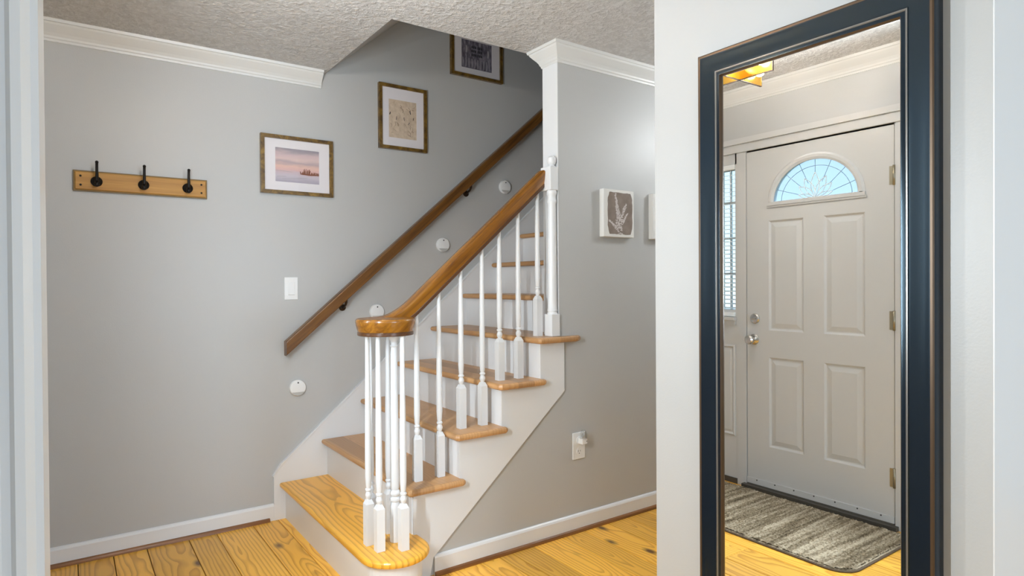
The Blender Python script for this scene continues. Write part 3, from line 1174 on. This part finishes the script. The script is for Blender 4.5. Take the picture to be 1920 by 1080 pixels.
# ------------------------------------------------------------------ coat rack
cr_ = thing('coat_rack', (.2935, YL, 1.617), 'honey wood coat rack with three black hooks on the grey wall', 'coat rack')
mb = MB()
yb = YL - .018
mb.box(.0345, .5525, yb + .004, YL, 1.6215, 1.7005)
mb.bevbox(.0345, .5525, yb, yb + .012, 1.6215, 1.7005, .004, 1)
mb.build('board', M['rack'], cr_)
mb = MB()
for a, b, c, d in ((.029, .5575, 1.616, 1.6215), (.029, .5575, 1.7005, 1.706), (.029, .0345, 1.6215, 1.7005), (.5525, .5575, 1.6215, 1.7005)):
    mb.box(a, b, yb + .006, YL, c, d)
mb.build('board_edge', M['rackedge'], cr_)
for x in (.056, .532):
    for z in (1.642, 1.681):
        MB().lathe([(.0045, 0), (.0045, -.002), (.002, -.003), (0, -.003)], (x, yb, z), 'y', 12).build('screw', M['iron'], cr_)
for x in (.114, .293, .473):
    mb = MB()
    zc_ = 1.660
    mb.lathe([(.0225, 0), (.0225, -.003), (.019, -.007), (.012, -.012), (.006, -.015), (0, -.016)], (x, yb, zc_), 'y', 24)
    mb.tube([(x, yb - .010, zc_ - .006), (x, yb - .022, zc_ - .008), (x, yb - .034, zc_ + .004), (x, yb - .037, zc_ + .024), (x, yb - .034, zc_ + .046),
             (x, yb - .036, zc_ + .066), (x, yb - .041, zc_ + .078)], [.009, .008, .007, .0062, .0058, .0056, .0058], 10)
    mb.ball((x, yb - .042, zc_ + .079), .0068, 12, 6)
    mb.tube([(x, yb - .008, zc_ - .008), (x, yb - .022, zc_ - .012), (x, yb - .030, zc_ - .018)], [.008, .007, .006], 10)
    mb.ball((x, yb - .032, zc_ - .016), .011, 14, 8)
    mb.build('hook', M['iron'], cr_)


# ------------------------------------------------------------------ pictures
def picture(x0, x1, z0, z1, art, m_art, label, fw_=.0185, dep=.022):
    t = thing('framed_picture', ((x0 + x1) / 2, YL, z0), label, 'picture')
    yf = YL - dep
    mb = MB()
    w = fw_
    for poly in (((x0, z0), (x1, z0), (x1 - w, z0 + w), (x0 + w, z0 + w)), ((x1, z0), (x1, z1), (x1 - w, z1 - w), (x1 - w, z0 + w)),
                 ((x1, z1), (x0, z1), (x0 + w, z1 - w), (x1 - w, z1 - w)), ((x0, z1), (x0, z0), (x0 + w, z0 + w), (x0 + w, z1 - w))):
        mb.prism(list(poly), 'y', yf, YL)
    mb.build('frame', M['giltwood'], t)
    a0, a1, c0, c1 = art
    mb = MB()
    xi0, xi1, zi0, zi1 = x0 + w, x1 - w, z0 + w, z1 - w
    for a, b, c, d in ((xi0, a0, zi0, zi1), (a1, xi1, zi0, zi1), (a0, a1, zi0, c0), (a0, a1, c1, zi1)):
        mb.box(a, b, YL - .011, YL - .008, c, d)
    mb.build('mat_board', M['matboard'], t)
    pm = MB()
    pm.box(a0, a1, YL - .0095, YL - .006, c0, c1, uv=lambda q: ((q[0] - a0) / (a1 - a0), (q[2] - c0) / (c1 - c0)))
    mb = MB()
    mb.box(xi0, xi1, YL - .0145, YL - .0130, zi0, zi1)
    mb.build('glass', M['picglass'], t)
    return t, pm


def strokes(mb, segs, y):
    """flat ink strokes: each (points [(x, z)...], width)"""
    for si, (pts, w) in enumerate(segs):
        P = [Vector((p_[0], p_[1])) for p_ in pts]
        L_, R_ = [], []
        for i, q in enumerate(P):
            t = (P[min(i + 1, len(P) - 1)] - P[max(i - 1, 0)]).normalized()
            n_ = Vector((-t.y, t.x))
            ww = w * (.45 + .55 * math.sin(PI * (i + .5) / len(P)))
            L_.append(q + n_ * ww / 2)
            R_.append(q - n_ * ww / 2)
        loop = L_ + R_[::-1]
        k = len(P)
        vs = [(q.x, y - si * 2.5e-6, q.y) for q in loop]
        fs = [(i, i + 1, 2 * k - 2 - i, 2 * k - 1 - i) for i in range(k - 1)]
        mb.add(vs, fs)


# beach picture
t, mb = picture(.804, 1.174, 1.667, 1.967, (.877, 1.102, 1.731, 1.905), M['seaside'], 'framed pink seaside sunset print nearest the coat rack')
mb.cur = 1
sg = []
r_ = random.Random(3)
for k in range(34):
    x = 1.005 + .095 * (k / 33)
    hh = (.026 if .012 < x - 1.005 < .05 else .012) * r_.uniform(.5, 1.1)
    zb = 1.782 - .004 * r_.random()
    dx = r_.uniform(-.006, .006)
    sg.append(([(x, zb - .004), (x + dx * .5, zb + hh * .5), (x + dx, zb + hh)], r_.uniform(.002, .0045)))
sg.append(([(1.008, 1.779), (1.05, 1.777), (1.101, 1.779)], .008))
strokes(mb, sg, YL - .0098)
mb.cur = 2
strokes(mb, [([(.878, 1.788), (.92, 1.787), (.96, 1.785)], .0022), ([(.91, 1.748), (.97, 1.752), (1.04, 1.760)], .0025), ([(.885, 1.757), (.93, 1.760)], .003),
             ([(.918, 1.733), (.93, 1.737)], .005)], YL - .0098)
mb.build('print', [M['seaside'], M['bushink'], M['paleink']], t)

# beige picture
t, mb = picture(1.441, 1.740, 1.969, 2.336, (1.503, 1.677, 2.037, 2.254), M['beige'], 'framed beige sketch of tangled stems, middle of the three stairway pictures')
mb.cur = 1
sg = []
for k in range(26):
    x, z = r_.uniform(1.512, 1.668), r_.uniform(2.05, 2.22)
    a = r_.gauss(PI / 2, .5)
    ln = r_.uniform(.012, .035)
    sg.append(([(x, z), (x + ln * .5 * math.cos(a) + .002, z + ln * .5 * math.sin(a)), (x + ln * math.cos(a + .3), min(2.25, z + ln * math.sin(a + .3)))], r_.uniform(.0012, .003)))
strokes(mb, sg, YL - .0098)
mb.cur = 2
strokes(mb, [([(1.508, 2.165), (1.511, 2.172), (1.513, 2.180)], .006), ([(1.640, 2.182), (1.637, 2.192), (1.634, 2.204)], .006), ([(1.656, 2.150), (1.658, 2.165)], .005),
             ([(1.600, 2.140), (1.597, 2.160)], .004), ([(1.625, 2.12), (1.632, 2.135)], .004), ([(1.55, 2.14), (1.552, 2.16)], .004)], YL - .0099)
mb.build('print', [M['beige'], M['sepia'], M['ink']], t)

# facade picture
t, mb = picture(1.908, 2.283, 2.470, 2.790, (1.985, 2.206, 2.528, 2.700), M['facade'], 'framed dark facade print highest on the stairway wall')
mb.cur = 1
for i in range(2):
    for j in range(3):
        for q in range(3):
            xx = 2.058 + i * .043 + q * .0125
            mb.box(xx, xx + .0085, YL - .0099, YL - .0094, 2.607 + j * .024, 2.607 + j * .024 + .015)
mb.cur = 2
sg = [([(2.020, 2.622), (2.022, 2.645), (2.020, 2.665)], .014), ([(2.178, 2.615), (2.180, 2.638), (2.178, 2.66)], .014)]
for k in range(10):
    x = 1.995 + k * .0215
    sg.append(([(x, 2.534), (x + .001, 2.56), (x, 2.590)], .0065))
strokes(mb, sg, YL - .0098)
mb.build('print', [M['facade'], M['ink'], M['paleink']], t)

# ------------------------------------------------------------------ light switch
sw = thing('light_switch', (.952, YL, 1.124), 'white rocker light switch on the grey wall', 'light switch')
MB().bevbox(.9185, .9865, YL - .006, YL, 1.124, 1.240, .002).build('plate', M['plastic'], sw)
mb = MB()
mb.bevbox(.935, .970, YL - .0085, YL - .004, 1.147, 1.217, .001)
mb.add([(.9375, YL - .0085, 1.149), (.9675, YL - .0085, 1.149), (.9675, YL - .0085, 1.215), (.9375, YL - .0085, 1.215),
        (.9375, YL - .013, 1.151), (.9675, YL - .013, 1.151), (.9675, YL - .0095, 1.213), (.9375, YL - .0095, 1.213)],
       [(4, 5, 6, 7), (0, 1, 5, 4), (1, 2, 6, 5), (2, 3, 7, 6), (3, 0, 4, 7)])
mb.build('rocker', M['plastic'], sw)

# ------------------------------------------------------------------ stick-on lights
PL = ['round white motion light lowest on the wall, below the handrail end', 'round white motion light half hidden behind the handrail scroll',
      'round white motion light beside the middle of the dark handrail', 'round white motion light highest on the stair wall']
for (x, z), lab in zip(((.979, .665), (1.421, 1.047), (1.846, 1.434), (2.301, 1.818)), PL):
    t = thing('motion_light', (x, YL, z - .043), lab, 'wall light', 'stick-on lights along the stair wall')
    mb = MB()
    mb.lathe([(.041, 0), (.0425, -.004), (.0425, -.014), (.0395, -.019), (.030, -.0215), (0, -.0215)], (x, YL, z), 'y', 40)
    mb.build('body', M['plastic'], t)
    mb = MB()
    R_ = .0385
    ang = [math.radians(a) for a in range(216, 325, 9)]
    pts = [(x + R_ * math.cos(a), z + R_ * math.sin(a)) for a in ang]
    mb.prism(pts, 'y', YL - .0222, YL - .015)
    mb.box(x - .031, x + .031, YL - .0226, YL - .016, z - .0235, z - .0215)  # grey bar paints the shadow line along the lens chord
    mb.build('lens', M['plastic_shade'], t)
    MB().lathe([(.0042, 0), (.0040, -.001), (0, -.0015)], (x, YL - .0213, z + .027), 'y', 14).build('sensor', M['hole'], t)

# ------------------------------------------------------------------ outlet and night light
ot = thing('wall_outlet', (2.021, YW, .347), 'white wall outlet low on the grey wall under the stair', 'outlet')
MB().bevbox(1.983, 2.060, YW - .006, YW, .348, .477, .002).build('plate', M['plastic'], ot)
for z in (.440, .385):
    MB().lathe([(.017, 0), (.017, -.0015), (.0165, -.002), (0, -.002)], (2.021, YW - .006, z), 'y', 24).build('receptacle', M['plastic'], ot)
mb = MB()
for dx in (-.006, .006):
    mb.box(2.021 + dx - .001, 2.021 + dx + .001, YW - .0085, YW - .0075, .384, .392)
mb.lathe([(.0025, 0), (.0025, -.0005)], (2.021, YW - .008, .376), 'y', 10)
mb.build('slot', M['hole'], ot)
nl = thing('night_light', (2.030, YW - .008, .425), 'small clear night light plugged into the outlet', 'night light')
mb = MB()
mb.bevbox(2.013, 2.045, YW - .040, YW - .0082, .424, .452, .003)
mb.build('base', M['plastic'], nl)
mb = MB()
mb.lathe([(.004, 0), (.0065, .006), (.007, .016), (.004, .024), (0, .026)], (2.028, YW - .026, .4515), 'z', 16)
mb.build('bulb', M['plastic_shade'], nl)
mb = MB()
ring_ = []
for k in range(9):
    a = math.radians(-100 + 25 * k)
    ring_.append(a)
vs, fs = [], []
for j in range(6):
    f = j / 5
    rr_ = .021 * math.cos(f * 1.25)
    zz = .450 + .043 * math.sin(f * PI / 2)
    for a in ring_:
        vs.append((2.030 + rr_ * math.sin(a) * .9, YW - .026 - rr_ * math.cos(a), zz))
for j in range(5):
    for k in range(8):
        fs.append((j * 9 + k, j * 9 + k + 1, j * 9 + 10 + k, j * 9 + 9 + k))
mb.add(vs, fs, True)
sh = mb.build('shade', M['clear'], nl)
so = sh.modifiers.new('solid', 'SOLIDIFY')
so.thickness = .0012
MB().lathe([(.0025, 0), (.0025, -.001), (0, -.0012)], (2.040, YW - .0402, .438), 'y', 10).build('sensor', M['hole'], nl)


# ------------------------------------------------------------------ coral canvases
def canvas(x0, x1, z0, z1, seed, label):
    t = thing('canvas_print', ((x0 + x1) / 2, YW, z0), label, 'wall art', 'coral canvases on the hallway wall')
    mb = MB()
    mb.bevbox(x0, x1, YW - .032, YW, z0, z1, .003)
    mb.cur = 1
    w, h = x1 - x0, z1 - z0
    yf = YW - .0322
    rq = random.Random(seed)
    out = []
    bx0, bx1, bz0, bz1 = x0 + .13 * w, x1 - .06 * w, z0 + .06 * h, z1 - .06 * h
    n_ = 14
    for (ax, az, bx, bz) in ((bx0, bz0, bx1, bz0), (bx1, bz0, bx1, bz1), (bx1, bz1, bx0, bz1), (bx0, bz1, bx0, bz0)):
        for k in range(n_):
            f = k / n_
            c = .012 * (1 - min(1, min(f, 1 - f) * 6))
            px, pz = ax + (bx - ax) * f, az + (bz - az) * f
            px += (c if px < (x0 + x1) / 2 else -c) + rq.uniform(-.0015, .0015)
            pz += rq.uniform(-.0015, .0015)
            out.append((px, pz))
    mb.prism(out, 'y', yf - .0002, yf + .002)
    mb.cur = 2
    cxx = x0 + w * .52
    sg = []

    def dabs(px, pz, a, ln, wd, fade=.6, bend=0.0):
        n2 = max(5, int(ln / .0055))
        for k in range(n2):
            f = k / n2
            a += bend / n2 + rq.uniform(-.10, .10)
            px, pz = px + ln / n2 * math.cos(a), pz + ln / n2 * math.sin(a)
            w_ = wd * (1 - fade * f)
            for q in range(3):
                ox, oz = px + rq.uniform(-w_, w_) * .55, pz + rq.uniform(-w_, w_) * .4
                t_ = rq.uniform(0, PI)
                l2 = rq.uniform(.004, .0075)
                sg.append(([(ox - l2 * math.cos(t_), oz - l2 * math.sin(t_) * .7), (ox, oz), (ox + l2 * math.cos(t_), oz + l2 * math.sin(t_) * .7)], rq.uniform(.0030, .0056)))

    bz = bz0 + .002
    dabs(cxx, bz, PI / 2, h * .34, .030, .2)
    dabs(cxx - .012, bz + .02, PI / 2 + .1, h * .26, .028, .4)
    dabs(cxx + .004, bz + .06, PI / 2 + .05, h * .60, .014, .45, -.35)
    dabs(cxx + .010, bz + .08, 1.35, h * .32, .014, .4)
    dabs(cxx + .014, bz + .05, .95, h * .28, .015, .6)
    dabs(cxx - .018, bz + .02, 2.30, h * .30, .014, .6)
    dabs(cxx - .014, bz + .09, 2.15, h * .34, .007, .3, -.8)
    clean = []
    for pts, wd in sg:
        pts = [(min(max(a, bx0 + .006), bx1 - .006), min(max(b, bz0 + .004), bz1 - .006)) for a, b in pts]
        if all((Vector(pts[i + 1]) - Vector(pts[i])).length > 1e-5 for i in range(len(pts) - 1)):
            clean.append((pts, wd))
    strokes(mb, clean, yf - .0006)
    mb.build('canvas', [M['canvas_edge'], M['taupe'], M['coralink']], t)
    return t


canvas(2.168, 2.380, 1.430, 1.668, 11, 'taupe canvas with a pale coral print on the hallway wall')
canvas(2.522, 2.734, 1.430, 1.668, 23, 'white-edged canvas mostly hidden behind the mirror wall')

# ------------------------------------------------------------------ mirror
MZ0, MZ1, MY0, MY1 = .13, 1.866, .577, 1.199
mi = thing('wall_mirror', (XM, (MY0 + MY1) / 2, MZ0), 'tall black framed mirror reflecting the front door', 'mirror')
# frame profile: (inset from outer edge, distance out of the wall)
PF = [(0, 0), (0, .034), (.002, .040), (.005, .042), (.010, .0416), (.013, .0408), (.022, .0393), (.031, .0376), (.040, .0357), (.048, .0338), (.055, .0330),
      (.057, .0352), (.060, .0354), (.062, .0337), (.067, .0347), (.071, .0347), (.0735, .031), (.0745, .024)]
PMAT = [0, 0, 1, 1, 0, 0, 0, 0, 0, 0, 0, 2, 2, 0, 0, 1, 1]
mb = MB()
vs = []
for ins, d in PF:
    a, b, c, e_ = MY0 + ins, MY1 - ins, MZ0 + ins, MZ1 - ins
    vs += [(XM - d, a, c), (XM - d, b, c), (XM - d, b, e_), (XM - d, a, e_)]
o = len(mb.v)
mb.add(vs, [])
for i in range(len(PF) - 1):
    for k in range(4):
        j = (k + 1) % 4
        mb.f.append((i * 4 + k, i * 4 + j, i * 4 + 4 + j, i * 4 + 4 + k))
        mb.mi.append(PMAT[i])
        mb.sm.append(True)
mb.build('frame', [M['blackframe'], M['wornedge'], M['silverbead']], mi)
ins = .074
MB().box(XM - .025, XM - .0005, MY0 + ins - .004, MY1 - ins + .004, MZ0 + ins - .004, MZ1 - ins + .004).build('mirror_glass', M['mirror'], mi)

# ------------------------------------------------------------------ ceiling light of the hall
LX, LY = .474, 1.806
cl = thing('ceiling_light', (LX, LY, H), 'gold crossed-bar ceiling light seen at the top of the mirror', 'ceiling light')
mb = MB()
mb.lathe([(.075, 0), (.075, -.012), (.070, -.018), (.02, -.020), (.010, -.024), (.010, -.125), (0, -.125)], (LX, LY, H), 'z', 28)
mb.build('canopy', M['bronze'], cl)
for dx, dy in ((.170, .0035), (.0035, .170)):
    mb = MB()
    mb.box(LX - dx, LX + dx, LY - dy, LY + dy, 2.156, 2.208)
    br = mb.build('gold_bar', M['gold'], cl)
    br['label'] = 'gold crossing bar'
    mb = MB()
    e1 = .0045
    ex, ey = (dx, dy + .0008) if dx > dy else (dx + .0008, dy)
    mb.box(LX - ex, LX + ex, LY - ey, LY + ey, 2.1525, 2.156)
    if dx > dy:
        mb.box(LX - dx - .003, LX - dx, LY - ey, LY + ey, 2.1525, 2.208)
        mb.box(LX + dx, LX + dx + .003, LY - ey, LY + ey, 2.1525, 2.208)
    else:
        mb.box(LX - ex, LX + ex, LY - dy - .003, LY - dy, 2.1525, 2.208)
        mb.box(LX - ex, LX + ex, LY + dy, LY + dy + .003, 2.1525, 2.208)
    mb.build('dark_edge', M['bronze'], br)
for ox, oy in ((.026, -.122), (-.026, .122), (.122, .026), (-.122, -.026)):
    bx, by = LX + ox, LY + oy
    mb = MB()
    mb.tube([(LX + ox * .2, LY + oy * .2, H - .022), (LX + ox * .6, LY + oy * .6, H - .032), (bx, by, H - .042), (bx, by, H - .095)], .006, 8)
    mb.lathe([(.011, -.100), (.013, -.085), (.006, -.080)], (bx, by, H), 'z', 14)
    sk = mb.build('socket_arm', M['bronze'], cl)
    mb = MB()
    mb.ball((bx, by, H - .120), .021, 16, 10)
    mb.build('bulb', M['bulb'], sk)

# unseen fill lamp added on the ceiling of the camera's room
rl = thing('added_flush_fill', (1.6, -1.4, H), 'unseen round fill lamp added to light the front room', 'ceiling light')
mb = MB()
mb.lathe([(.20, 0), (.20, -.03), (.19, -.04), (0, -.04)], (1.6, -1.4, H), 'z', 32)
mb.build('lamp_base', M['plastic'], rl)
mb = MB()
mb.lathe([(.185, -.0405), (.17, -.07), (.10, -.09), (0, -.095)], (1.6, -1.4, H), 'z', 32)
mb.build('diffuser', M['fill_lamp'], rl)

hl = thing('added_globe_fill', (3.35, 1.60, H), 'unseen globe fill lamp added behind the mirror wall', 'ceiling light')  # unseen lamp, added to brighten the wall with the outlet
MB().lathe([(.07, 0), (.07, -.02), (.03, -.03), (.03, -.09), (0, -.09)], (3.35, 1.60, H), 'z', 28).build('lamp_base', M['bronze'], hl)
MB().ball((3.35, 1.60, H - .18), .10, 28, 16).build('globe', M['globe'], hl)

# ------------------------------------------------------------------ rug
rg = thing('door_mat', (.19, 1.85, 0), 'taupe streaked rug on the pine floor before the front door', 'rug')
RX0, RX1, RY0, RY1 = -.125, .505, 1.287, 2.44
RC = .10


def inrug(x, y, ins=0):
    a0, a1, b0, b1 = RX0 + ins, RX1 - ins, RY0 + ins, RY1 - ins
    if not (a0 <= x <= a1 and b0 <= y <= b1):
        return False
    c = RC - ins
    cx = a0 + c if x < a0 + c else (a1 - c if x > a1 - c else x)
    cy = b0 + c if y < b0 + c else (b1 - c if y > b1 - c else y)
    return (x - cx) ** 2 + (y - cy) ** 2 <= c * c + 1e-9


def rugout(ins):
    a0, a1, b0, b1 = RX0 + ins, RX1 - ins, RY0 + ins, RY1 - ins
    c = RC - ins
    pts = []
    for cx, cy, s in ((a1 - c, b0 + c, -90), (a1 - c, b1 - c, 0), (a0 + c, b1 - c, 90), (a0 + c, b0 + c, 180)):
        for k in range(9):
            a = math.radians(s + k * 90 / 8)
            pts.append((cx + c * math.cos(a), cy + c * math.sin(a)))
    return pts


mb = MB()
mb.slab(rugout(0), .0008, .007, .002, 2)
mb.build('edge_binding', M['rugedge'], rg)
# pile: a fine grid of tufts
step = .0075
nx_, ny_ = int((RX1 - RX0) / step), int((RY1 - RY0) / step)
idx, vs, fs = {}, [], []
rp = random.Random(5)
for i in range(nx_ + 1):
    for j in range(ny_ + 1):
        x, y = RX0 + i * step, RY0 + j * step
        if inrug(x, y, .008):
            idx[i, j] = len(vs)
            hgt_ = .0085 + rp.random() * .009
            vs.append((x + rp.uniform(-.002, .002), y + rp.uniform(-.002, .002), hgt_))
for (i, j) in list(idx):
    if (i + 1, j) in idx and (i, j + 1) in idx and (i + 1, j + 1) in idx:
        fs.append((idx[i, j], idx[i + 1, j], idx[i + 1, j + 1], idx[i, j + 1]))
mb = MB()
mb.add(vs, fs, False)
mb.slab(rugout(.008), .005, .0095, 0)
mb.build('pile', M['rug'], rg)
